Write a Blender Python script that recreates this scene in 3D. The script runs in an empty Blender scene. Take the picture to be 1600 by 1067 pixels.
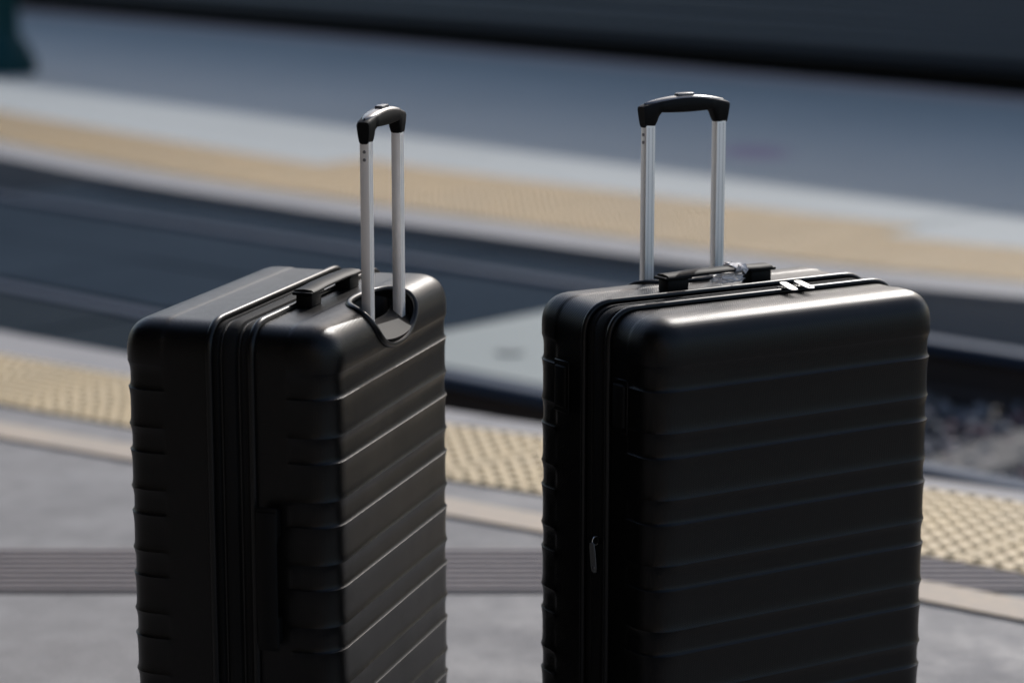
import bpy, bmesh, math, random
import numpy as np
from mathutils import Vector, Matrix
rnd = random.Random(7)
S = bpy.context.scene
C = S.collection
R_ = math.radians

# ------------------------------------------------------------------ camera
cam_d = bpy.data.cameras.new('camera'); cam = bpy.data.objects.new('camera', cam_d); C.objects.link(cam)
cam.location = (0, 0, 1.35); cam.rotation_euler = (R_(90 - 11.2), 0, 0)
cam_d.sensor_width = 36; cam_d.lens = 85; cam_d.clip_start = .05; cam_d.clip_end = 3000
cam_d.dof.use_dof = True; cam_d.dof.focus_distance = 3.24; cam_d.dof.aperture_fstop = 2.25
cam_d.dof.aperture_blades = 9
S.camera = cam
# ------------------------------------------------------------------ sky and sun
SUN_EL, SUN_AZ = R_(33.5), R_(69)          # azimuth counted from +X
wd = bpy.data.worlds.new('World'); S.world = wd; wd.use_nodes = True
nt = wd.node_tree; bg = nt.nodes['Background']
sky = nt.nodes.new('ShaderNodeTexSky'); sky.sky_type = 'NISHITA'; sky.sun_disc = False
sky.sun_elevation = SUN_EL; sky.sun_rotation = R_(90) - SUN_AZ
sky.air_density = 1.0; sky.dust_density = 1.8; sky.ozone_density = .7
nt.links.new(sky.outputs[0], bg.inputs[0]); bg.inputs[1].default_value = .15
sd = bpy.data.lights.new('sun', 'SUN'); sd.energy = 2.1; sd.angle = R_(.6); sd.color = (1, .975, .94)
so = bpy.data.objects.new('sun', sd); C.objects.link(so)
sdir = Vector((math.cos(SUN_EL) * math.cos(SUN_AZ), math.cos(SUN_EL) * math.sin(SUN_AZ), math.sin(SUN_EL)))
so.rotation_euler = sdir.to_track_quat('Z', 'Y').to_euler(); so.location = sdir * 30
S.view_settings.view_transform = 'Standard'; S.view_settings.look = 'None'
S.view_settings.exposure = 0.34; S.view_settings.gamma = 1

# ------------------------------------------------------------------ helpers
def mat(name, col, rough=.6, metal=0., spec=.5, noise=None, bump=None, stains=None):
    m = bpy.data.materials.new(name); m.use_nodes = True
    n = m.node_tree.nodes; l = m.node_tree.links; b = n['Principled BSDF']
    b.inputs['Base Color'].default_value = (*col, 1); b.inputs['Roughness'].default_value = rough
    b.inputs['Metallic'].default_value = metal; b.inputs['Specular IOR Level'].default_value = spec
    tc = n.new('ShaderNodeTexCoord')
    if noise:                                        # list of (scale, amount, colour2)
        prev = None
        for i, (sc, amt, c2) in enumerate(noise):
            t = n.new('ShaderNodeTexNoise'); t.inputs['Scale'].default_value = sc; t.inputs['Detail'].default_value = 6
            t.inputs['Roughness'].default_value = .65
            l.new(tc.outputs['Object'], t.inputs['Vector'])
            r = n.new('ShaderNodeMapRange'); r.inputs[1].default_value = .35; r.inputs[2].default_value = .7
            r.inputs[3].default_value = 0; r.inputs[4].default_value = amt; l.new(t.outputs[0], r.inputs[0])
            x = n.new('ShaderNodeMix'); x.data_type = 'RGBA'
            l.new(r.outputs[0], x.inputs[0]); x.inputs[7].default_value = (*c2, 1)
            if prev: l.new(prev, x.inputs[6])
            else: x.inputs[6].default_value = (*col, 1)
            prev = x.outputs[2]
        if stains:
            for (p, rad, c2, amt) in stains:
                d = n.new('ShaderNodeVectorMath'); d.operation = 'SUBTRACT'; l.new(tc.outputs['Object'], d.inputs[0]); d.inputs[1].default_value = p
                sc_ = n.new('ShaderNodeVectorMath'); sc_.operation = 'DIVIDE'; l.new(d.outputs[0], sc_.inputs[0]); sc_.inputs[1].default_value = (rad[0], rad[1], 10)
                le = n.new('ShaderNodeVectorMath'); le.operation = 'LENGTH'; l.new(sc_.outputs[0], le.inputs[0])
                r = n.new('ShaderNodeMapRange'); r.inputs[1].default_value = .5; r.inputs[2].default_value = 1; r.inputs[3].default_value = amt; r.inputs[4].default_value = 0
                l.new(le.outputs['Value'], r.inputs[0])
                x = n.new('ShaderNodeMix'); x.data_type = 'RGBA'; l.new(r.outputs[0], x.inputs[0]); l.new(prev, x.inputs[6]); x.inputs[7].default_value = (*c2, 1)
                prev = x.outputs[2]
        l.new(prev, b.inputs['Base Color'])
    if bump:                                         # (kind, scale, strength, distance)
        kind, sc, st, dist = bump
        bp = n.new('ShaderNodeBump'); bp.inputs['Strength'].default_value = st; bp.inputs['Distance'].default_value = dist
        if kind == 'noise':
            t = n.new('ShaderNodeTexNoise'); t.inputs['Scale'].default_value = sc; t.inputs['Detail'].default_value = 5
            l.new(tc.outputs['Object'], t.inputs['Vector']); l.new(t.outputs[0], bp.inputs['Height'])
        elif kind == 'grain':                        # fine moulded pips of the luggage shell, on a skewed lattice
            mp = n.new('ShaderNodeMapping'); mp.inputs['Rotation'].default_value = (R_(35), R_(40), R_(45)); mp.inputs['Scale'].default_value = (sc, sc, sc)
            l.new(tc.outputs['Object'], mp.inputs['Vector'])
            sep = n.new('ShaderNodeSeparateXYZ'); l.new(mp.outputs[0], sep.inputs[0])
            acc = None
            for a in range(3):
                si = n.new('ShaderNodeMath'); si.operation = 'SINE'; l.new(sep.outputs[a], si.inputs[0])
                if acc is None: acc = si.outputs[0]
                else:
                    ad = n.new('ShaderNodeMath'); ad.operation = 'ADD'; l.new(acc, ad.inputs[0]); l.new(si.outputs[0], ad.inputs[1]); acc = ad.outputs[0]
            l.new(acc, bp.inputs['Height'])
        elif kind == 'studs':
            t = n.new('ShaderNodeTexVoronoi'); t.inputs['Scale'].default_value = sc; t.inputs['Randomness'].default_value = .05
            l.new(tc.outputs['Object'], t.inputs['Vector']); l.new(t.outputs['Distance'], bp.inputs['Height'])
        elif kind == 'teeth':
            t = n.new('ShaderNodeTexWave'); t.inputs['Scale'].default_value = sc; l.new(tc.outputs['Object'], t.inputs['Vector']); l.new(t.outputs[0], bp.inputs['Height'])
        l.new(bp.outputs[0], b.inputs['Normal'])
    return m

def link(name, me, m, parent=None, smooth=False, angle=None):
    o = bpy.data.objects.new(name, me); C.objects.link(o)
    if m is not None and not me.materials: me.materials.append(m)
    if smooth:
        me.polygons.foreach_set('use_smooth', [True] * len(me.polygons))
        if angle: me.set_sharp_from_angle(angle=R_(angle))
    if parent is not None: o.parent = parent
    return o

def pyd(v, f):
    me = bpy.data.meshes.new('mesh'); me.from_pydata([tuple(x) for x in v], [], f); me.validate(); me.update(); return me

def bm_me(bm):
    bmesh.ops.recalc_face_normals(bm, faces=bm.faces[:])
    me = bpy.data.meshes.new('mesh'); bm.to_mesh(me); bm.free(); return me

def box_bm(size, loc=(0, 0, 0), bev=0., seg=2, rot=None, bm=None):
    bm = bm or bmesh.new()
    M = Matrix.Translation(loc)
    if rot is not None: M = M @ rot
    r = bmesh.ops.create_cube(bm, size=1, matrix=M @ Matrix.Diagonal((*size, 1)))
    if bev:
        es = list({e for v in r['verts'] for e in v.link_edges})
        bmesh.ops.bevel(bm, geom=es, offset=bev, segments=seg, affect='EDGES', profile=.5)
    return bm

def cyl_bm(r1, r2, h, loc=(0, 0, 0), rot=None, seg=24, bm=None):
    bm = bm or bmesh.new(); M = Matrix.Translation(loc)
    if rot is not None: M = M @ rot
    bmesh.ops.create_cone(bm, cap_ends=True, segments=seg, radius1=r1, radius2=r2, depth=h, matrix=M); return bm

def sweep(path, sect, closed=False, up=None):
    """sweep a 2D section (list of (a,b)) along a path; frame from tangent and `up` (vector or list)."""
    P = [Vector(p) for p in path]; n = len(P); k = len(sect); v = []; f = []
    for i, p in enumerate(P):
        t = (P[(i + 1) % n] - P[i - 1]) if closed else (P[min(i + 1, n - 1)] - P[max(i - 1, 0)])
        t.normalize(); u = Vector(up[i] if isinstance(up, list) else up)
        s = t.cross(u).normalized(); u2 = s.cross(t).normalized()
        for a, b in sect: v.append(p + s * a + u2 * b)
    for i in range(n if closed else n - 1):
        j = (i + 1) % n
        for q in range(k): f.append((i * k + q, i * k + (q + 1) % k, j * k + (q + 1) % k, j * k + q))
    if not closed: f.append(tuple(range(k))[::-1]); f.append(tuple((n - 1) * k + q for q in range(k)))
    bm = bmesh.new(); me = pyd(v, f); bm.from_mesh(me); return bm_me(bm)

def circ(r, n=8): return [(r * math.cos(2 * math.pi * i / n), r * math.sin(2 * math.pi * i / n)) for i in range(n)]

def tag(o, label=None, cat=None, group=None, kind=None):
    if label: o['label'] = label
    if cat: o['category'] = cat
    if group: o['group'] = group
    if kind: o['kind'] = kind
    return o

def empty(name, loc=(0, 0, 0), rz=0.):
    o = bpy.data.objects.new(name, None); C.objects.link(o); o.location = loc; o.rotation_euler = (0, 0, rz); o.empty_display_size = .1; return o

# ------------------------------------------------------------------ materials
CONC = (.40, .385, .37)
M = {
 'near': mat('near concrete', (.26, .246, .237), .8, noise=[(.8, .8, (.14, .137, .137)), (4.5, .55, (.16, .152, .148)), (14, .4, (.33, .315, .305)), (120, .4, (.14, .137, .136))], bump=('noise', 150, .25, .004)),
 'far': mat('far concrete', (.37, .38, .36), .8, noise=[(.5, .5, (.30, .315, .30)), (5, .3, (.40, .41, .385))], bump=('noise', 90, .2, .004),
            stains=[((1.28, 12.72, -.15), (.24, .42), (.26, .15, .25), .6)]),
 'coping': mat('coping concrete', (.28, .265, .26), .8, noise=[(3, .5, (.20, .195, .193)), (60, .25, (.31, .30, .29))], bump=('noise', 120, .2, .003)),
 'brick': mat('brick edging', (.52, .40, .36), .85, noise=[(4, .5, (.38, .28, .25))]),
 'yellow': mat('tactile yellow', (.78, .59, .32), .7, noise=[(.9, .75, (.50, .39, .23)), (5, .5, (.55, .43, .27)), (30, .4, (.55, .44, .29))]),
 'yellow_far': mat('far tactile yellow', (.72, .52, .28), .7, noise=[(.8, .6, (.58, .44, .28)), (6, .4, (.55, .41, .25))]),
 'line': mat('faded line paint', (.50, .40, .295), .8, noise=[(3, .65, (.38, .325, .27)), (40, .5, (.33, .30, .27))]),
 'drain': mat('ribbed strip', (.27, .23, .215), .8, noise=[(3, .6, (.19, .165, .16)), (9, .5, (.20, .175, .17)), (60, .4, (.33, .285, .265))]),
 'drain_bed': mat('strip grooves', (.05, .045, .044), .95),
 'base': mat('joint mortar', (.26, .25, .24), .95),
 'rubber': mat('crossing rubber', (.013, .026, .041), 1., spec=.05, noise=[(1.2, .7, (.027, .043, .062)), (20, .3, (.006, .013, .022))], bump=('noise', 60, .2, .003)),
 'rubber_stud': mat('studded rubber', (.016, .025, .034), 1., spec=.04, noise=[(2, .5, (.026, .035, .043))], bump=('studs', 28, 1.0, .012)),
 'panel': mat('pale panel', (.21, .24, .23), .75, noise=[(2, .4, (.17, .20, .195)), (30, .3, (.25, .27, .255))]),
 'socket': mat('panel socket', (.20, .22, .21), .8),
 'rail': mat('rail steel', (.036, .055, .09), .7, spec=.2, metal=.3, noise=[(6, .5, (.026, .04, .066))]),
 'rail_web': mat('rusty rail web', (.035, .026, .022), .8),
 'sleeper': mat('sleeper', (.10, .095, .09), .9, noise=[(5, .5, (.06, .055, .05))]),
 'ballast': mat('ballast bed', (.05, .048, .048), .95, noise=[(25, .7, (.09, .085, .085))]),
 'ground': mat('ground', (.16, .15, .14), .95, noise=[(.3, .5, (.12, .115, .11))]),
 'train': mat('train steel', (.042, .05, .062), .45, metal=.5, noise=[(1.2, .4, (.03, .036, .046))]),
 'train_rib': mat('train rib steel', (.17, .175, .18), .4, metal=.6),  # lighter than the body: shading of the unlit corrugation put into the colour
 'train_dark': mat('train underframe', (.012, .012, .013), .8),
 'train_glass': mat('train glass', (.01, .012, .015), .08),
 'lamp': mat('teal paint', (.002, .040, .042), .55, spec=.2, noise=[(7, .4, (.001, .028, .03))]),
 'globe': mat('lamp globe', (.75, .74, .70), .3),
 'shell': mat('black shell', (.0022, .0021, .0021), .25, spec=.24, noise=[(6, .5, (.0034, .0032, .003)), (90, .25, (.0045, .0043, .004))], bump=('grain', 2900, .16, .0004)),
 'gloss': mat('black gloss rim', (.005, .005, .005), .3, spec=.25),
 'matte': mat('black plastic', (.004, .004, .004), .55, spec=.12),
 'fabric': mat('zip tape', (.005, .005, .005), .75, spec=.2, bump=('noise', 1500, .4, .0006)),
 'coil': mat('zip coil', (.006, .006, .006), .4, spec=.3, bump=('teeth', 180, .8, .001)),
 'cup': mat('handle cup', (.004, .004, .004), .55, spec=.08),
 'well': mat('handle well', (.004, .004, .004), .7),
 'alu': mat('aluminium', (.97, .97, .975), .4, metal=.8, bump=('noise', 900, .06, .0003)),
 'chrome': mat('zip pull metal', (.66, .66, .66), .36, metal=.9),
 'button': mat('grip top', (.10, .10, .105), .27, spec=.8),  # sky reflection on the top of the grip put into this lighter grey
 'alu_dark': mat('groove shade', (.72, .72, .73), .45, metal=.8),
 'rivet': mat('rivet', (.22, .22, .23), .4, metal=.8),
 'wood': mat('dark timber', (.07, .05, .04), .7, noise=[(4, .5, (.045, .033, .027))]),
 'plaster': mat('plaster', (.30, .25, .20), .85, noise=[(1.5, .4, (.24, .20, .16))]),
 'wheel': mat('wheel', (.02, .02, .021), .6),
}
def rough_var(m, lo, hi, scale, stretch=(1, 1, 1)):
    n = m.node_tree.nodes; l = m.node_tree.links; tc = n.new('ShaderNodeTexCoord'); mp = n.new('ShaderNodeMapping'); mp.inputs['Scale'].default_value = stretch
    t = n.new('ShaderNodeTexNoise'); t.inputs['Scale'].default_value = scale; t.inputs['Detail'].default_value = 8; t.inputs['Roughness'].default_value = .7
    r = n.new('ShaderNodeMapRange'); r.inputs[1].default_value = .35; r.inputs[2].default_value = .68; r.inputs[3].default_value = lo; r.inputs[4].default_value = hi
    l.new(tc.outputs['Object'], mp.inputs[0]); l.new(mp.outputs[0], t.inputs['Vector']); l.new(t.outputs[0], r.inputs[0]); l.new(r.outputs[0], n['Principled BSDF'].inputs['Roughness'])
rough_var(M['shell'], .30, .38, 11, (1, 1, .45))
rough_var(M['near'], .65, .95, 6)
film = mat('plastic film', (.85, .83, .84), .18)
film.node_tree.nodes['Principled BSDF'].inputs['Transmission Weight'].default_value = .55
film.node_tree.nodes['Principled BSDF'].inputs['IOR'].default_value = 1.3
M['film'] = film

# ------------------------------------------------------------------ place: track coordinates (s along the track, v across it)
U = Vector((.734, -.679, 0)); Wv = Vector((.679, .734, 0)); O = Vector((0, 9.2, 0))
SO = O.dot(U)
def g(s, v, z=0.): 
    p = O + U * (s - SO) + Wv * v; return Vector((p.x, p.y, z))
def E_near(s):  return float(np.interp(s, [-20, -12, -8, -5.84, -5.32, -4.14, -3.4, -2.67, -1.4, 1, 14], [-3.1, -2.9, -2.76, -2.65, -2.61, -2.51, -2.37, -2.22, -2.06, -2.0, -2.0]))
def T_in(s):    return float(np.interp(s, [-20, -12, -8, -5.54, -5.04, -4.03, -3.4, -2.7, -1.4, 1, 14], [-3.35, -3.16, -3.0, -2.87, -2.82, -2.64, -2.50, -2.34, -2.18, -2.12, -2.12]))
def T_out(s):   return T_in(s) - float(np.interp(s, [-5.5, -2.6], [.42, .49]))
def Y_in(s):    return float(np.interp(s, [-20, -12, -8, -4.84, -3.54, -2.44, -1.2, 1, 14], [-3.98, -3.8, -3.62, -3.37, -3.14, -2.96, -2.82, -2.76, -2.76]))
def Y_out(s):   return Y_in(s) - .115
NP = 0.; FP = -.15; RT = -.20
def smooth01(x): x = max(0., min(1., x)); return x * x * (3 - 2 * x)
def E_far(s):   # the far kerb comes forward at the crossing
    def hinge(x, k=.5): return k * math.log1p(math.exp(max(-30, min(30, x / k))))
    return .38 + min(1.3, .16 * hinge(-8.9 - s)) + min(.9, .24 * hinge(s + 5.3, .3))
def B_far(s):   return 7.1 + .105 * (-8.3 - s)

def ribbon(name, s0, s1, va, vb, z, th, m, parent=None, n=6, kind=None):
    """slab between two curves va(s) and vb(s), top at z, thickness th."""
    v = []; f = []
    for i in range(n + 1):
        s = s0 + (s1 - s0) * i / n
        a, b = (va(s) if callable(va) else va), (vb(s) if callable(vb) else vb)
        v += [g(s, a, z), g(s, b, z), g(s, a, z - th), g(s, b, z - th)]
    for i in range(n):
        q = i * 4; w = q + 4
        f += [(q, q + 1, w + 1, w), (q + 2, w + 2, w + 3, q + 3), (q, w, w + 2, q + 2), (q + 1, q + 3, w + 3, w + 1)]
    f += [(0, 2, 3, 1), (n * 4, n * 4 + 1, n * 4 + 3, n * 4 + 2)]
    bm = bmesh.new(); bm.from_mesh(pyd(v, f)); o = link(name, bm_me(bm), m, parent)
    if kind: tag(o, kind=kind)
    return o

# ground sheet and ballast bed
gd = link('ground', pyd([(-900, -900, -.62), (900, -900, -.62), (900, 900, -.62), (-900, 900, -.62)], [(0, 1, 2, 3)]), M['ground']); tag(gd, kind='structure')
bb = ribbon('ballast_bed', -40, 30, -1.99, .66, -.43, .15, M['ballast'], n=4); tag(bb, kind='structure')
bb2 = ribbon('ballast_bed', -60, 30, lambda s: B_far(s) + .05, lambda s: B_far(s) + 9, -.43, .15, M['ballast'], n=4); tag(bb2, kind='structure')

# near platform: body, slabs, coping
npf = ribbon('near_platform', -30, 20, lambda s: E_near(s) - .005, -16, -.022, .57, M['base'], n=60); tag(npf, kind='structure')
def slabs(parent, rows, s_lo, s_hi, step, z, th, m, name='paving_slab', gap=.006, jit=.0015):
    for r, (va, vb, off) in enumerate(rows):
        s = s_lo + off
        while s < s_hi:
            fa = (lambda q, va=va: (va(q) if callable(va) else va) - gap); fb = (lambda q, vb=vb: (vb(q) if callable(vb) else vb) + gap)
            if fa(s) < fb(s): fa, fb = (lambda q, va=va: (va(q) if callable(va) else va) + gap), (lambda q, vb=vb: (vb(q) if callable(vb) else vb) - gap)
            ribbon(name, s + gap, s + step - gap, fa, fb, z + rnd.uniform(-jit, jit), th, m, parent, n=4)
            s += step
slabs(npf, [(E_near, T_in, 0)], -14, 6, 1.0, 0, .02, M['coping'], 'coping_stone', gap=.002)
slabs(npf, [(T_in, lambda s: Y_out(s) - .55, .3), (lambda s: Y_out(s) - .55, lambda s: Y_out(s) - 2.6, 1.1), (lambda s: Y_out(s) - 2.6, lambda s: Y_out(s) - 4.6, .2), (lambda s: Y_out(s) - 4.6, -10, 1.5)], -14, 6, 2.4, 0, .02, M['near'], gap=.0002, jit=0)

# far platform
fpf = ribbon('far_platform', -45, 25, lambda s: E_far(s) + .005, lambda s: B_far(s) - .005, FP - .022, .45, M['base'], n=120); tag(fpf, kind='structure')
slabs(fpf, [(E_far, lambda s: E_far(s) + .30, 0)], -24, 4, 1.0, FP, .02, M['coping'], 'coping_stone', gap=.002)
slabs(fpf, [(lambda s: E_far(s) + .30, 2.4, .4), (2.4, 4.9, 1.3), (4.9, lambda s: B_far(s) - .45, .6)], -24, 4, 3.0, FP, .02, M['far'], gap=.004)
slabs(fpf, [(lambda s: B_far(s) - .45, B_far, 0)], -28, 2, 1.5, FP, .02, M['brick'], 'edging_block', gap=.004)

# ------------------------------------------------------------------ tactile strips
def dome_grid(bm_v, bm_f, s0, s1, va, vb, z, pitch, r, h):
    ns = max(1, int((s1 - s0) / pitch)); 
    for i in range(ns):
        s = s0 + (i + .5) * (s1 - s0) / ns
        a, b = va(s), vb(s); nv = max(1, int(abs(b - a) / pitch))
        for j in range(nv):
            v = a + (b - a) * (j + .5) / nv; c = g(s, v, z); k = len(bm_v)
            for (rr, zz) in ((r, 0), (r * .82, h * .7), (r * .5, h)):
                for q in range(8):
                    an = math.pi * q / 4; bm_v.append((c.x + rr * math.cos(an), c.y + rr * math.sin(an), z + zz))
            for lv in range(2):
                for q in range(8):
                    bm_f.append((k + lv * 8 + q, k + lv * 8 + (q + 1) % 8, k + lv * 8 + 8 + (q + 1) % 8, k + lv * 8 + 8 + q))
            bm_f.append(tuple(k + 16 + q for q in range(8)))

def tactile(name, label, s_lo, s_hi, rows, z, m, tile=.61, th=.006, pitch=.042, r=.0118, h=.0075):
    par = empty(name, g((s_lo + s_hi) / 2, rows[0][0]((s_lo + s_hi) / 2), z)); tag(par, label=label, kind='structure')
    inv = Vector(par.location)
    for (va, vb, a, b) in rows:
        n = max(1, round((b - a) / tile)); step = (b - a) / n
        for i in range(n):
            s0 = a + i * step + .003; s1 = a + (i + 1) * step - .003; v = []; f = []
            sg = 1 if vb(s0) > va(s0) else -1
            fa = lambda s: va(s) + sg * .003; fb = lambda s: vb(s) - sg * .003
            for q in range(3):
                s = s0 + (s1 - s0) * q / 2
                v += [g(s, fa(s), z + th), g(s, fb(s), z + th), g(s, fa(s), z + .0005), g(s, fb(s), z + .0005)]
            for q in range(2):
                k = q * 4; w = k + 4
                f += [(k, k + 1, w + 1, w), (k, w, w + 2, k + 2), (k + 1, k + 3, w + 3, w + 1)]
            f += [(0, 2, 3, 1), (8, 9, 11, 10)]
            bm = bmesh.new(); bm.from_mesh(pyd(v, f)); me0 = bm_me(bm)
            v = [tuple(x.co) for x in me0.vertices]; f = [tuple(p.vertices) for p in me0.polygons]
            dome_grid(v, f, s0 + .005, s1 - .005, fa, fb, z + th, pitch, r, h)
            v = [Vector(x) - inv for x in v]
            link('tactile_tile', pyd(v, f), m, par)
    return par
tactile('tactile_strip', 'yellow domed warning strip along the near platform edge', -9.2, .6, [(T_in, T_out, -9.2, .6)], NP, M['yellow'])
FT0 = lambda s: E_far(s) + .31
FT1 = lambda s: E_far(s) + .31 + .40
FT2 = lambda s: E_far(s) + .31 + .74
FT3 = lambda s: E_far(s) + .31 + 1.05
tactile('tactile_strip', 'yellow domed warning strip along the far platform edge', -14.2, -2.6, [(FT0, FT2, -14.2, -2.6), (FT2, FT3, -8.95, -5.55)], FP, M['yellow_far'])

# painted line and ribbed strip on the near platform
pl = ribbon('painted_line', -9, 2, Y_in, Y_out, NP + .0065, .0035, M['line'], n=40); tag(pl, label='faded cream painted line behind the near warning strip', kind='structure')
rs = empty('ribbed_strip', (-.9, 4.52, 0)); tag(rs, label='brown grey ribbed paving strip crossing the near platform', kind='structure')
def y_line_x(yw, fn):                                 # world x where the world line y=yw meets the curve fn(s)
    x = -3.
    while x < 3:
        p = Vector((x, yw, 0)); s = p.dot(U); v = (p - O).dot(Wv)
        if v > fn(s): return x
        x += .01
    return 3.
for i in range(9):
    y = 4.395 + i * .0325; x1 = y_line_x(y, T_out) - .01; x0 = -3.2
    bm = box_bm((x1 - x0, .019, .0065), ((x0 + x1) / 2 + .9, y - 4.52, .0025), .003, 1)
    link('rib', bm_me(bm), M['drain'], rs)
x1 = y_line_x(4.38, T_out) - .01
link('strip_bed', bm_me(box_bm((x1 + 3.2, .30, .004), ((x1 - 3.2) / 2 + .9, .003, -.0002), 0)), M['drain_bed'], rs)

# ------------------------------------------------------------------ track: rails, sleepers, crossing panels
trk = empty('railway_track', g(-6, -.75, -.43)); tag(trk, label='steel rails on sleepers between the two platforms', kind='structure')
def rail_sec():
    hw = .0375; return [(-hw, 0), (-hw, -.034), (-.010, -.05), (-.010, -.145), (-.07, -.160), (-.07, -.172), (.07, -.172), (.07, -.160), (.010, -.145), (.010, -.05), (hw, -.034), (hw, 0), (hw - .008, .004), (-hw + .008, .004)]
def add_rail(v, s0=-40, s1=25, name='rail', zt=RT, sv=g, par=trk):
    sec = rail_sec(); pts = [sv(s0, v, zt), sv(s1, v, zt)]
    me = sweep(pts, sec, up=(0, 0, 1)); me.materials.append(M['rail']); me.materials.append(M['rail_web'])
    for p in me.polygons:
        if p.center.z < zt - .038: p.material_index = 1
    o = link(name, me, None); o.parent = par; o.matrix_parent_inverse = Matrix.Translation(-par.location); return o
add_rail(-.0375); add_rail(-1.51)
sl_me = bm_me(box_bm((.24, 2.55, .16), (0, 0, 0), .015, 1))
for i in range(26):
    s = -13 + i * .62
    o = link('sleeper', sl_me, M['sleeper'], trk); p = g(s, -.77, RT - .172 - .082) - trk.location
    o.location = p; o.rotation_euler = (0, 0, math.atan2(U.y, U.x))
cr = empty('track_crossing', g(-7, -.75, RT)); tag(cr, label='dark rubber panels of the level crossing laid between the rails', kind='structure')
crinv = Matrix.Translation(-cr.location)
def panel(s0, s1, va, vb, m, name='crossing_panel', z=RT, th=.14, n=2):
    o = ribbon(name, s0 + .004, s1 - .004, va, vb, z + rnd.uniform(-.003, .002), th, m, cr, n=n); o.matrix_parent_inverse = crinv; return o
sb = [-12.4, -11.4, -10.4, -9.55, -8.55, -7.55, -6.6, -5.62]
for a, b in zip(sb[:-1], sb[1:]):
    panel(a, b, -1.40, -.78, M['rubber']); panel(a, b, -.77, -.15, M['rubber'])
for a, b in zip(sb[:-1], sb[1:]):
    panel(a, b, lambda s: E_near(s) + .03, -1.585, M['rubber_stud'])
for a, b in zip(sb[3:-1], sb[4:]): panel(a, b, .035, lambda s: E_far(s) - .03, M['rubber'])
panel(-5.62, -5.1, .035, lambda s: E_far(s) - .03, M['rubber'])
pp = panel(-5.62, -4.35, -1.43, -.15, M['panel'])
tag(pp, label='pale concrete end panel of the crossing')
sk = link('lifting_socket', bm_me(cyl_bm(.045, .045, .006, (0, 0, 0), seg=20)), M['socket'], cr); sk.location = g(-5.2, -1.14, RT + .003) - cr.location

# ballast stones
def ballast(name, s_lo, s_hi, v_lo, v_hi, n, seed):
    rr = random.Random(seed); v = []; f = []
    ico = bmesh.new(); bmesh.ops.create_icosphere(ico, subdivisions=1, radius=1); iv = [x.co.copy() for x in ico.verts]; jf = [[x.index for x in q.verts] for q in ico.faces]; ico.free()
    mi = []
    for i in range(n):
        s = rr.uniform(s_lo, s_hi); vv = rr.uniform(v_lo, v_hi); c = g(s, vv, -.43 + rr.uniform(-.01, .05)); r = rr.uniform(.017, .036)
        sc = (r * rr.uniform(.7, 1.3), r * rr.uniform(.7, 1.3), r * rr.uniform(.6, 1)); ro = Matrix.Rotation(rr.uniform(0, 6.3), 3, (rr.random(), rr.random(), rr.random() + .1))
        k = len(v)
        for q in iv: 
            j = rr.uniform(.78, 1.15); v.append(c + ro @ Vector((q.x * sc[0] * j, q.y * sc[1] * j, q.z * sc[2] * j)))
        f += [tuple(k + x for x in q) for q in jf]; mi += [rr.choice((0, 0, 0, 1, 1, 2, 3))] * len(jf)
    me = pyd(v, f)
    for c in ((.10, .105, .115), (.19, .19, .20), (.19, .11, .11), (.42, .37, .34)): me.materials.append(mat('stone', c, .85, noise=[(40, .5, tuple(x * .6 for x in c))]))
    me.polygons.foreach_set('material_index', mi[:len(me.polygons)])
    o = link(name, me, None); tag(o, label='grey and reddish ballast stones between the rails', kind='stuff'); return o
ballast('ballast_stones', -5.0, 1, -1.95, .6, 6500, 3)

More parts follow.
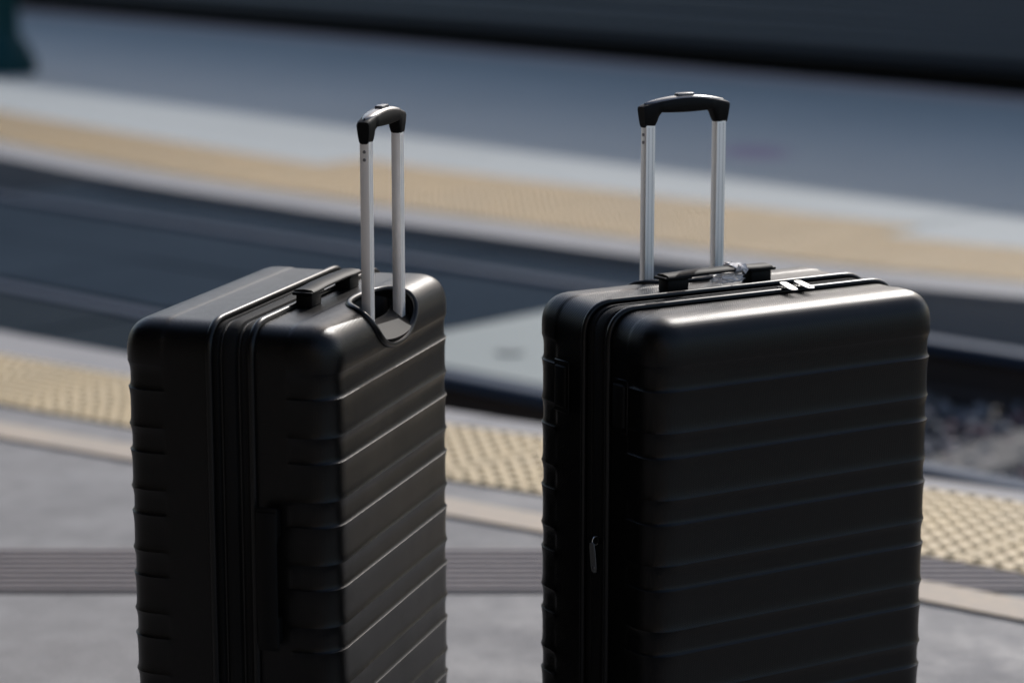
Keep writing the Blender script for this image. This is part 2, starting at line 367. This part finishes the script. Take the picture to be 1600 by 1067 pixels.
# ------------------------------------------------------------------ train on the far track
TA = math.atan2(-.679, .734)                           # along U, turned like the platform back edge
td = (g(-8.3, B_far(-8.3)) - g(-14.8, B_far(-14.8))).normalized(); tn = Vector((-td.y, td.x, 0))
torg = g(-8.3, B_far(-8.3)) + tn * .30
tz = math.atan2(td.y, td.x)
def train_car(x0, label):
    t = empty('train_car', torg + td * (x0 + 13) + Vector((0, 0, RT)), tz); tag(t, label, 'train', 'carriages of the dark train')
    Lc = 25.6; hx = Lc / 2
    # local: x along, y away from the platform, z up from rail top; side wall at y=0
    prof = [(.0, .22), (.0, 3.1), (.06, 3.5), (.22, 3.78), (.55, 3.97), (1.1, 4.07), (1.5, 4.09), (1.9, 4.07), (2.45, 3.97), (2.78, 3.78), (2.94, 3.5), (3.0, 3.1), (3.0, .22)]
    v = [(-hx, a, b) for a, b in prof] + [(hx, a, b) for a, b in prof]; n = len(prof)
    f = [(i, (i + 1) % n, n + (i + 1) % n, n + i) for i in range(n)] + [tuple(range(n)), tuple(range(n, 2 * n))]
    bm = bmesh.new(); bm.from_mesh(pyd(v, f)); link('body', bm_me(bm), M['train'], t, True, 35)
    rib = bm_me(box_bm((Lc - .4, .036, .05), (0, 0, 0), .012, 1))
    for i in range(12):
        o = link('rib', rib, M['train_rib'], t); o.location = (0, -.014, .32 + i * .12)
    link('sill', bm_me(box_bm((Lc - .1, .05, .07), (0, -.02, .20), .01, 1)), M['train_dark'], t)
    link('underframe', bm_me(box_bm((Lc - 1, 2.3, .2), (0, 1.5, .1), .02, 1)), M['train_dark'], t)
    win = bm_me(box_bm((1.5, .03, .82), (0, 0, 0), .01, 1)); gl = bm_me(box_bm((1.38, .02, .7), (0, 0, 0)))
    for i in range(10):
        for zz in (2.35,):
            if i in (4, 5): continue
            w = link('window', win, M['train_dark'], t); w.location = (-10.6 + i * 2.35, -.008, zz)
            p = link('pane', gl, M['train_glass'], w); p.location = (0, -.012, 0)
    d = link('door', bm_me(box_bm((1.3, .03, 1.95), (0, -.012, 1.45), .01, 1)), M['train'], t)
    link('door_window', bm_me(box_bm((.4, .02, .8), (0, -.03, 1.75), .005, 1)), M['train_glass'], d)
    wh = bm_me(cyl_bm(.42, .42, .12, rot=Matrix.Rotation(R_(90), 4, 'X'), seg=28))
    for x in (-9.6, -7.1, 7.1, 9.6):
        for y in (.75, 2.25):
            w = link('wheel', wh, M['train_dark'], t); w.location = (x, y, .42)
    for x in (-8.35, 8.35): link('bogie_frame', bm_me(box_bm((3.4, .14, .28), (x, .5, .40), .03, 1)), M['train_dark'], t)
    return t
train_car(-20.2, 'dark ribbed train carriage standing beyond the far platform')
train_car(-46.2, 'second dark train carriage, behind the teal lamp post')
far_trk = empty('railway_track', torg + tn * 1.5 + Vector((0, 0, -.43))); tag(far_trk, label='steel rails under the dark train', kind='structure')
for k in (.78, 2.22):
    sec = rail_sec(); a = torg + tn * k - td * 40 + Vector((0, 0, RT)); b = torg + tn * k + td * 30 + Vector((0, 0, RT))
    o = link('rail', sweep([a, b], sec, up=(0, 0, 1)), M['rail'], far_trk); o.matrix_parent_inverse = Matrix.Translation(-far_trk.location)

# ------------------------------------------------------------------ teal lamp post
def lathe(prof, seg=24, flute=0., fl_n=0):
    v = []; f = []
    for (r, z) in prof:
        for i in range(seg):
            a = 2 * math.pi * i / seg; rr = r * (1 - (flute if fl_n and i % 2 else 0)); v.append((rr * math.cos(a), rr * math.sin(a), z))
    for j in range(len(prof) - 1):
        for i in range(seg): f.append((j * seg + i, j * seg + (i + 1) % seg, (j + 1) * seg + (i + 1) % seg, (j + 1) * seg + i))
    f.append(tuple(range(seg))[::-1]); f.append(tuple((len(prof) - 1) * seg + i for i in range(seg)))
    return pyd(v, f)
lp = empty('lamp_post', (-3.66, 17.5, FP)); tag(lp, 'dark teal cast iron lamp post on the far platform', 'lamp post')
link('base', lathe([(.225, 0), (.225, .11), (.21, .13), (.19, .15), (.185, .20), (.16, .23), (.125, .27), (.115, .32), (.11, .62), (.125, .66), (.105, .70)], 32), M['lamp'], lp, True, 40)
link('shaft', lathe([(.105, .68), (.10, 1.2), (.085, 2.6), (.075, 3.6)], 32, .06, 1), M['lamp'], lp)
link('collar', lathe([(.11, 3.55), (.14, 3.6), (.14, 3.66), (.09, 3.72)], 24), M['lamp'], lp, True, 40)
link('lamp_globe', lathe([(.09, 3.72), (.17, 3.80), (.21, 3.95), (.2, 4.1), (.13, 4.22), (.05, 4.27)], 24), M['globe'], lp, True)
link('finial', lathe([(.08, 4.26), (.06, 4.31), (.03, 4.33), (.025, 4.4), (.004, 4.45)], 16), M['lamp'], lp, True)

# ------------------------------------------------------------------ canopy and wall added out of view, to darken what the cases reflect
def oriented(name, s0, s1, v0, v1, z0, z1, m, parent):
    o = ribbon(name, s0, s1, v0, v1, z1, z1 - z0, m, parent, n=1); o.matrix_parent_inverse = Matrix.Translation(-parent.location); return o
cp = empty('added_canopy', g(-5, -7.2, 0)); tag(cp, 'unseen dark timber canopy on teal posts, added to block sky light', 'canopy')
oriented('roof', -20, -.6, -5.45, -10.4, 3.42, 3.56, M['wood'], cp)
oriented('fascia', -20, -.6, -5.44, -5.38, 3.25, 3.60, M['lamp'], cp)
for k in range(9): oriented('rafter', -19 + k * 2.0, -18.88 + k * 2.0, -5.46, -10.3, 3.26, 3.418, M['wood'], cp)
for s in (-16.5, -11.5, -6.5, -1.2):
    p = link('post', lathe([(.16, 0), (.16, .3), (.10, .36), (.085, 1.0), (.075, 3.3)], 20), M['lamp'], cp, True, 40); p.location = g(s, -8.2, 0) - cp.location
sw = empty('added_wall', g(-5, -10.6, 0)); tag(sw, 'unseen plain plastered wall, added behind the camera to shape the light', 'building')
oriented('wall', -22, 14, -10.5, -10.9, 0, 5.2, M['plaster'], sw)
for k in range(7):
    d = oriented('door', -17 + k * 4.4, -15.6 + k * 4.4, -10.44, -10.497, 0.02, 2.5, M['wood'], sw)

# ------------------------------------------------------------------ suitcases
CW, CD, CR, ZB, ZT = .479, .298, .046, .065, .775
BAND0, BAND1 = -.029, .027

CP = 2.5
def spow(x, e): return math.copysign(abs(x) ** e, x)
def shell_mesh(back, ztop0, per, seed):
    """one half shell as a closed rounded box half; built facing -y, mirrored for the back"""
    rim = BAND0 if not back else -BAND1
    yo = -CD / 2; hw = CW / 2; gr = .034
    # rib profile: depth below the raised level as a function of z
    tops = [ztop0 - k * per for k in range(8) if ztop0 - k * per > ZB + CR + .005]
    def d(z):
        # alternating narrow and wide hollow flutes that meet in ridges
        for zt in tops:
            lw = per - gr
            if zt < z <= zt + gr: t = (z - zt) / gr; q = abs(2 * t - 1); return .74 * (1 - (q ** 7 if t < .5 else q ** 2.4))
            if zt - lw < z <= zt: t = (zt - z) / lw; q = abs(2 * t - 1); return .52 * (1 - (q ** 3 if t < .5 else q ** 6))
        return 0.
    zs = set()
    for i in range(13):
        a = math.pi / 2 * i / 12; zs.add(round(ZT - CR + CR * math.sin(a), 5)); zs.add(round(ZB + CR - CR * math.sin(a), 5))
    for zt in tops:
        for (z0, ln) in ((zt, per - gr), (zt + gr, gr)):
            for q in (0., .0004, .0009, .0016, .0026): zs.add(round(z0 - q, 6)); zs.add(round(z0 - ln + q, 6))
            for q in (.1, .2, .3, .4, .5, .6, .7, .8, .9): zs.add(round(z0 - q * ln, 6))
    zs = sorted(zs)
    ledge = yo + .062                                   # where the ribbed cap ends on the side
    side_y = [rim, rim - (rim - ledge) * .5, ledge + .006, ledge + .003, ledge + .001, ledge - .001, ledge - .004, (ledge + yo + CR) / 2, yo + CR + .0005]
    NA = 12; face_x = [.985, .95, .5, 0]
    rows = []
    for z in zs:
        dz = max(0, z - (ZT - CR), (ZB + CR) - z); rad = CR * max(0., 1 - min(1., dz / CR) ** CP) ** (1 / CP); ins = CR - rad
        nz = min(1., (dz / CR) ** (CP - 1)) * (1 if z > .4 else -1)
        dd = d(z); row = []
        nh = math.sqrt(max(0, 1 - nz * nz))
        def put(x, y, nx, ny, depth): row.append(Vector((x - nx * nh * depth, y - ny * nh * depth, z - nz * depth)))
        half = []
        for y in side_y:
            cap = 1 - smooth01((y - (ledge - .003)) / .008)
            half.append((hw - ins, y, 1, 0, .0013 * (1 - cap) + dd * .0034 * cap))
        for i in range(1, NA):
            a = math.pi / 2 * i / NA
            half.append((hw - CR + rad * spow(math.cos(a), 2 / CP), yo + CR - rad * spow(math.sin(a), 2 / CP), math.cos(a), -math.sin(a), dd * (.0034 + .0012 * smooth01(i / NA))))
        xf = hw - CR
        for k, fx in enumerate((1., .985, .965, .9, .5)):
            half.append((xf * fx, yo + ins, 0, -1, dd * .0046))
        for (x, y, nx, ny, de) in half: put(-x, y, -nx, ny, de)
        for (x, y, nx, ny, de) in reversed(half): put(x, y, nx, ny, de)
        rows.append(row)
    n = len(rows[0]); v = [p for r in rows for p in r]; f = []
    for j in range(len(rows) - 1):
        for i in range(n - 1): f.append((j * n + i, j * n + i + 1, (j + 1) * n + i + 1, (j + 1) * n + i))
    top = (len(rows) - 1) * n
    for b0 in (0, top):
        for i in range(n // 2 - 1): f.append((b0 + i, b0 + i + 1, b0 + n - 2 - i, b0 + n - 1 - i))
    # close at the rim plane
    loop = [j * n for j in range(len(rows))] + [j * n + n - 1 for j in reversed(range(len(rows)))]
    f.append(tuple(loop))
    if back: v = [Vector((-p.x, -p.y, p.z)) for p in v]
    bm = bmesh.new(); bm.from_mesh(pyd(v, f)); bmesh.ops.remove_doubles(bm, verts=bm.verts[:], dist=.00005)
    bmesh.ops.dissolve_degenerate(bm, dist=.00002, edges=bm.edges[:])
    return bm_me(bm)

def rr_loop(y, off, narc=10, W=CW, R=CR):
    """rounded rectangle loop in the xz plane at depth y, offset outwards by off; returns points and outward normals"""
    P = []; N = []
    cx, zt, zb = W / 2 - R, ZT - R, ZB + R
    for (sx, zc, a0) in ((1, zb, -90), (1, zt, 0), (-1, zt, 90), (-1, zb, 180)):
        for i in range(narc + 1):
            a = R_(a0 + 90 * i / narc); n = Vector((math.cos(a), 0, math.sin(a)))
            P.append(Vector((sx * cx, y, zc)) + Vector((spow(n.x, 2 / CP), 0, spow(n.z, 2 / CP))) * (R + off)); N.append(n)
    return P, N

def band_mesh(prof):
    rows = [rr_loop(y, o)[0] for y, o in prof]; n = len(rows[0]); v = [p for r in rows for p in r]; f = []
    for j in range(len(rows) - 1):
        for i in range(n): f.append((j * n + i, j * n + (i + 1) % n, (j + 1) * n + (i + 1) % n, (j + 1) * n + i))
    return pyd(v, f)

TAU = R_(36); AX = Vector((0, math.sin(TAU), math.cos(TAU))); E2 = Vector((0, math.cos(TAU), -math.sin(TAU)))
CUPC = Vector((0, .131, .7595)); CRX, CRY = .086, .040
def sdf_box(p):
    h = Vector((CW / 2, CD / 2, (ZT - ZB) / 2)); c = Vector((0, 0, (ZT + ZB) / 2)); q = p - c
    d = Vector((abs(q.x) - h.x + CR, abs(q.y) - h.y + CR, abs(q.z) - h.z + CR))
    o = (max(d.x, 0) ** CP + max(d.y, 0) ** CP + max(d.z, 0) ** CP) ** (1 / CP) + min(max(d.x, d.y, d.z), 0) - CR
    return o
def cup_curve(n=64, sc=1.0):
    out = []
    for i in range(n):
        a = 2 * math.pi * i / n; ca, sa = math.cos(a), math.sin(a)
        # superellipse so that the sides are a little squarer
        e = .86; x = CRX * sc * math.copysign(abs(ca) ** e, ca); y = CRY * (1 + (sc - 1) * 1.6) * math.copysign(abs(sa) ** e, sa)
        p = CUPC + Vector((x, 0, 0)) + E2 * y + AX * .15; t = 0
        for _ in range(200):
            dd = sdf_box(p)
            if dd < .00005: break
            p = p - AX * dd
        out.append((p, CUPC + Vector((x, 0, 0)) + E2 * y))
    return out

def handle_path(n=17):
    pts = []
    for i in range(n):
        x = -.089 + .178 * i / (n - 1); t = abs(x) / .089
        pts.append((x, 0, .0200 + .0014 * (1 - smooth01((t - .35) / .5))))
    return pts
def make_carry(parent, name, Mx):
    """strap handle lying along local x, standing on z=0; placed by matrix Mx"""
    h = empty(name); h.parent = parent; h.matrix_local = Mx
    return h

def suitcase(name, label, loc, phi, ztop0, per, side_handle_visible, boff=0.):
    global BAND0, BAND1
    BAND0, BAND1 = -.029 + boff, .027 + boff
    t = empty(name, loc, phi); tag(t, label, 'suitcase', 'black hard shell suitcases')
    dg = None
    # shells
    fs = link('front_shell', shell_mesh(False, ztop0, per, 1), M['shell'], t, True, 38)
    bs = link('back_shell', shell_mesh(True, ztop0, per, 2), M['shell'], t, True)
    # cut the recess of the trolley handle out of the back shell
    cur = cup_curve(64); n = len(cur)
    lo = [q - AX * .050 for p, q in cur]; hi = [q + AX * .12 for p, q in cur]
    cm = pyd(lo + hi, [(i, (i + 1) % n, n + (i + 1) % n, n + i) for i in range(n)] + [tuple(range(n))[::-1], tuple(range(n, 2 * n))])
    bmx = bmesh.new(); bmx.from_mesh(cm); cm = bm_me(bmx)
    co = bpy.data.objects.new('cutter', cm); C.objects.link(co); co.parent = t
    bpy.context.view_layer.update()
    md = bs.modifiers.new('cut', 'BOOLEAN'); md.object = co; md.operation = 'DIFFERENCE'; md.solver = 'EXACT'
    dg = bpy.context.evaluated_depsgraph_get(); dg.update()
    nm = bpy.data.meshes.new_from_object(bs.evaluated_get(dg)); bs.modifiers.clear(); bs.data = nm
    nm.polygons.foreach_set('use_smooth', [True] * len(nm.polygons)); nm.set_sharp_from_angle(angle=R_(38))
    bpy.data.objects.remove(co)
    # cup: wall, sloping floor and the dark well the tubes come out of
    wall_in = [p - (p - CUPC).normalized() * .0 for p, q in cur]
    flr = [q - AX * .0125 for p, q in cur]
    well = []
    for i in range(n):
        a = 2 * math.pi * i / n; x = .074 * math.cos(a); y = .1075 + .0165 * math.sin(a)
        z0 = (CUPC - AX * .0125); z = z0.z - (y - z0.y) * math.tan(TAU)
        well.append(Vector((x, y, z)))
    wb = [Vector((p.x * .98, p.y - .004, .62)) for p in well]
    cin = [CUPC + (q - CUPC) * .985 for p, q in cur]
    ring = [p + (CUPC - q) * .015 for p, q in cur]
    flr = [c - AX * .0125 for c in cin]
    v = ring + flr + well; f = []
    for j in range(2):
        for i in range(n): f.append((j * n + i, j * n + (i + 1) % n, (j + 1) * n + (i + 1) % n, (j + 1) * n + i))
    cup = link('handle_cup', pyd(v, f), M['cup'], t, True, 40)
    link('well', pyd(well + wb, [(i, (i + 1) % n, n + (i + 1) % n, n + i) for i in range(n)] + [tuple(range(n, 2 * n))]), M['well'], cup)
    link('cup_trim', sweep([p + (q - CUPC) * .01 for p, q in cur], circ(.0050, 8), True, up=[((q - CUPC).normalized() + AX * .2) for p, q in cur]), M['gloss'], cup, True)
    # rims, tape and zip coils
    for y in (BAND0 - .001, BAND1 + .001):
        P, N = rr_loop(y, .0012); link('rim', sweep(P, [(.0048 * math.cos(a), .0042 * math.sin(a)) for a in [2 * math.pi * i / 10 for i in range(10)]], True, up=N), M['gloss'], t, True)
    b0, b1 = BAND0, BAND1; w = b1 - b0
    prof = [(b0, -.004), (b0 + .005, -.002), (b0 + .010, -.0015), (b0 + .0115, -.005), (b0 + .0165, -.005), (b0 + .018, -.001), (b0 + .026, .0008), (b0 + .034, -.0008), (b0 + .0355, -.005), (b0 + .0415, -.005), (b0 + .043, -.0015), (b0 + .05, -.0015), (b1, -.004)]
    tp = link('zip_tape', band_mesh(prof), M['fabric'], t, True, 40)
    for yy in (b0 + .014, b0 + .0385):
        P, N = rr_loop(yy, -.0045); link('zip_coil', sweep(P, [(.0021 * math.cos(a), .0019 * math.sin(a)) for a in [2 * math.pi * i / 6 for i in range(6)]], True, up=N), M['coil'], tp, True)
    # carry handles: on the top and on one side
    strap = [(-.0135, -.002), (-.0145, .0005), (-.012, .003), (0, .0042), (.012, .003), (.0145, .0005), (.0135, -.002), (0, -.0028)]
    sm = sweep(handle_path(), strap, up=(0, 0, 1)); blk = bm_me(box_bm((.036, .0235, .019), (0, 0, .0078), .003, 2))
    pad = bm_me(box_bm((.046, .029, .0045), (0, 0, .0186), .0018, 2))
    for nme, Mx in (('carry_handle', Matrix.Translation((0.0, .050, ZT - .001))), ('side_handle', Matrix.Translation((CW / 2 - .0015, .062, .450)) @ Matrix.Rotation(R_(90), 4, 'Y'))):
        h = link(nme, sm.copy(), M['matte'], t, True, 50); h.matrix_local = Mx
        for x in (-.071, .071):
            b = link('end_block', blk, M['matte'], h, True, 40); b.location = (x, 0, 0)
            c = link('end_cap', pad, M['matte'], h, True, 40); c.location = (x * 1.0 + math.copysign(.001, x), 0, 0)
    # telescopic handle
    PY, PX, HB = .130, .0605, .990
    sec = []
    for (sx, sy) in ((1, 1), (-1, 1), (-1, -1), (1, -1)):
        for a in (0, 45, 90):
            aa = R_({(1, 1): 0, (-1, 1): 90, (-1, -1): 180, (1, -1): 270}[(sx, sy)] + a)
            sec.append((sx * (.0078 - .0010) + .0010 * math.cos(aa), sy * (.0066 - .0010) + .0010 * math.sin(aa)))
    th = empty('trolley_handle', (0, PY, ZT - .06)); th.parent = t
    zrel = ZT - .06
    for sx in (-1, 1):
        vv = [(x + sx * PX, y, z) for z in (-.05, HB + .012 - zrel) for x, y in sec]; k = len(sec)
        tb = link('tube', pyd(vv, [(i, (i + 1) % k, k + (i + 1) % k, k + i) for i in range(k)] + [tuple(range(k, 2 * k))]), M['alu'], th, True, 28)
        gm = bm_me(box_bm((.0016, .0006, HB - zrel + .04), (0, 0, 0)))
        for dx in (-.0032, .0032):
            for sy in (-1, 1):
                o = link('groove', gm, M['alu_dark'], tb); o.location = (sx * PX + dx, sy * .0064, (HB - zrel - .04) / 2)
        rv = bm_me(cyl_bm(.0024, .0020, .0012, rot=Matrix.Rotation(R_(90), 4, 'Y'), seg=16))
        for k2 in (.010, .0205):
            for s2 in (sx,):
                o = link('rivet', rv, M['rivet'], tb); o.location = (sx * PX + s2 * .0080, 0, HB - zrel - k2)
    # grip: swept arch with thick end sockets and a raised top pad
    gp = []; gs = []
    arch = lambda x: HB + .0305 + .0095 * (1 - (x / .072) ** 2)
    N = 41; v = []; f = []; ks = 14
    for i in range(N):
        x = -.0735 + .147 * i / (N - 1); tt = smooth01((abs(x) - .043) / .013)
        top = arch(x); bot = (HB + .0205 - .002 * (1 - (x / .05) ** 2)) * (1 - tt) + HB * tt
        wid = .0112 - .001 * smooth01((abs(x) - .05) / .02)
        if i in (0, N - 1): wid *= .93; top -= .0008
        for q in range(ks):
            a = 2 * math.pi * q / ks; ca, sa = math.cos(a), math.sin(a)
            e = .42; yy = wid * math.copysign(abs(ca) ** e, ca); zz = (top + bot) / 2 + (top - bot) / 2 * math.copysign(abs(sa) ** e, sa)
            hk = (zz - bot) / max(1e-6, top - bot)
            if tt > .3: yy *= .70 + .30 * hk
            xx = x - math.copysign(.0035, x) * (1 - hk) * (abs(x) / .0735) ** 3 if tt > .3 else x
            v.append((xx, yy, zz - zrel))
    for i in range(N - 1):
        for q in range(ks): f.append((i * ks + q, i * ks + (q + 1) % ks, (i + 1) * ks + (q + 1) % ks, (i + 1) * ks + q))
    f.append(tuple(range(ks))[::-1]); f.append(tuple((N - 1) * ks + q for q in range(ks)))
    bmx = bmesh.new(); bmx.from_mesh(pyd(v, f)); grip = link('grip', bm_me(bmx), M['matte'], th, True, 50)
    v = []; f = []
    for i in range(25):
        x = -.067 + .134 * i / 24; top = arch(x) + .0004; w2 = .0098 * math.sqrt(max(0.02, 1 - (x / .0675) ** 4))
        for yy, dz in ((-w2, -.0015), (-w2 * .8, .0008), (0, .002), (w2 * .8, .0008), (w2, -.0015)): v.append((x, yy, top + dz - zrel))
    for i in range(24):
        for q in range(4): f.append((i * 5 + q, i * 5 + q + 1, i * 5 + q + 6, i * 5 + q + 5))
    link('top_pad', pyd(v, f), M['button'], grip, True)
    link('button', bm_me(box_bm((.028, .0115, .005), (0, 0, arch(0) + .0028 - zrel), .002, 2)), M['button'], grip, True, 40)
    # side feet on the side away from the side handle
    ft = bm_me(box_bm((.0064, .026, .058), (0, 0, 0), .003, 3))
    fr_ = bm_me(box_bm((.0022, .036, .072), (0, 0, 0), .001, 1))
    for yy in (-.082, .082):
        for zz in (.655, .17):
            p = link('side_foot', ft, M['matte'], t, True, 40); p.location = (-CW / 2 - .001, yy * .86, zz)
            q = link('foot_plate', fr_, M['shell'], p, True, 40); q.location = (.0012, 0, 0)
    # zip pulls
    def pull(Mx, par=tp):
        bmz = bmesh.new()
        k = 14; pts = []
        for i in range(k):                        # tag outline: rounded long plate with a hole end
            pass
        sl = link('zip_pull', bm_me(box_bm((.012, .009, .0055), (0, 0, .0028), .0015, 2)), M['gloss'], par, True, 40); sl.matrix_local = Mx
        link('loop', sweep([(0, -.006 * math.cos(a) - .001, .006 + .0052 * math.sin(a)) for a in [2 * math.pi * i / 14 for i in range(14)]], circ(.0009, 6), True, up=(1, 0, 0)), M['chrome'], sl, True)
        out = [(-.0050, 0), (-.0058, -.006), (-.0062, -.020), (-.0060, -.034), (-.0048, -.0395), (0, -.041), (.0048, -.0395), (.0060, -.034), (.0062, -.020), (.0058, -.006), (.0050, 0), (0, .002)]
        vb = [(x, y, 0) for x, y in out] + [(x, y, .0016) for x, y in out]; m_ = len(out)
        me = pyd(vb, [tuple(range(m_))[::-1], tuple(range(m_, 2 * m_))] + [(i, (i + 1) % m_, m_ + (i + 1) % m_, m_ + i) for i in range(m_)])
        tg = link('tag', me, M['chrome'], sl); tg.location = (0, -.004, .0108); tg.rotation_euler = (R_(5), 0, 0)
        bar = link('tag_hole', bm_me(cyl_bm(.0022, .0022, .0008, (0, -.034, .0019), seg=14)), M['rivet'], tg)
        return sl
    # two pulls parked side by side on the top run
    if not side_handle_visible:
        for px, an in ((.056, -14), (.080, -8)):
            pull(Matrix.Translation((px, b0 + .016, ZT - .0015)) @ Matrix.Rotation(R_(an), 4, 'Z'))
    else:
        for pz in (.36, .40): pull(Matrix.Translation((-CW / 2 + .002, b0 + .014, pz)) @ Matrix.Rotation(R_(-90), 4, 'Y') @ Matrix.Rotation(R_(-90), 4, 'Z'))
    # expansion zip pull hanging on the side run
    pull(Matrix.Translation((-CW / 2 + .002, b0 + .022, .462)) @ Matrix.Rotation(R_(-90), 4, 'Y') @ Matrix.Rotation(R_(-90), 4, 'Z'))
    # castors
    hs = bm_me(cyl_bm(.026, .020, .022, (0, 0, .060), seg=20)); fk = bm_me(box_bm((.010, .030, .032), (0, .006, .042), .003, 2))
    wl = bm_me(cyl_bm(.024, .024, .013, rot=Matrix.Rotation(R_(90), 4, 'Y'), seg=28))
    for x in (-.185, .185):
        for y in (-.10, .10):
            ca = link('castor', hs, M['matte'], t, True, 40); ca.location = (x, y, 0); ca.rotation_euler = (0, 0, rnd.uniform(-1, 1))
            link('fork', fk, M['matte'], ca, True, 40)
            for dx in (-.013, .013): o = link('wheel', wl, M['wheel'], ca, True, 40); o.location = (dx, .012, .024)
    return t

sc_r = suitcase('suitcase', 'black ribbed suitcase facing front, with torn clear plastic on its top handle', (.3083, 3.2644, 0), R_(31.5), .683, .0885, False, -.014)
sc_l = suitcase('suitcase', 'black ribbed suitcase seen from its handle side, back turned to the right', (-.2968, 3.2409, 0), R_(-107), .683, .0833, True, .010)

# torn clear plastic left on the carry handle of the right-hand suitcase
def crumple(n, size, seed, amp):
    rr = random.Random(seed); bm = bmesh.new(); bmesh.ops.create_icosphere(bm, subdivisions=3, radius=1)
    for v in bm.verts:
        k = 1 + rr.uniform(-amp, amp); v.co = Vector((v.co.x * size[0] * k, v.co.y * size[1] * k, v.co.z * size[2] * k))
    return bm_me(bm)
cph = R_(31.5); wrap = empty('plastic_wrap', (.3083, 3.2644, 0), cph); tag(wrap, 'scrap of crumpled clear plastic caught round the suitcase handle', 'plastic wrap')
o = link('crumple', crumple(1, (.026, .008, .0065), 5, .28), M['film'], wrap); o.location = (.018, .044, ZT + .0085)
P = [(0, .0165 * math.cos(a), .0048 * math.sin(a)) for a in [2 * math.pi * i / 20 for i in range(20)]]
o = link('band', sweep([(x + .002 * math.sin(5 * i), y, z) for i, (x, y, z) in enumerate(P)], [(-.008, -.0006), (.008, -.0006), (.0095, .0003), (.004, .0014), (-.003, .0008), (-.0085, .0012)], True, up=[(0, y * .3, z + .0001) for x, y, z in P]), M['film'], wrap); o.location = (.034, .050, ZT + .0215)
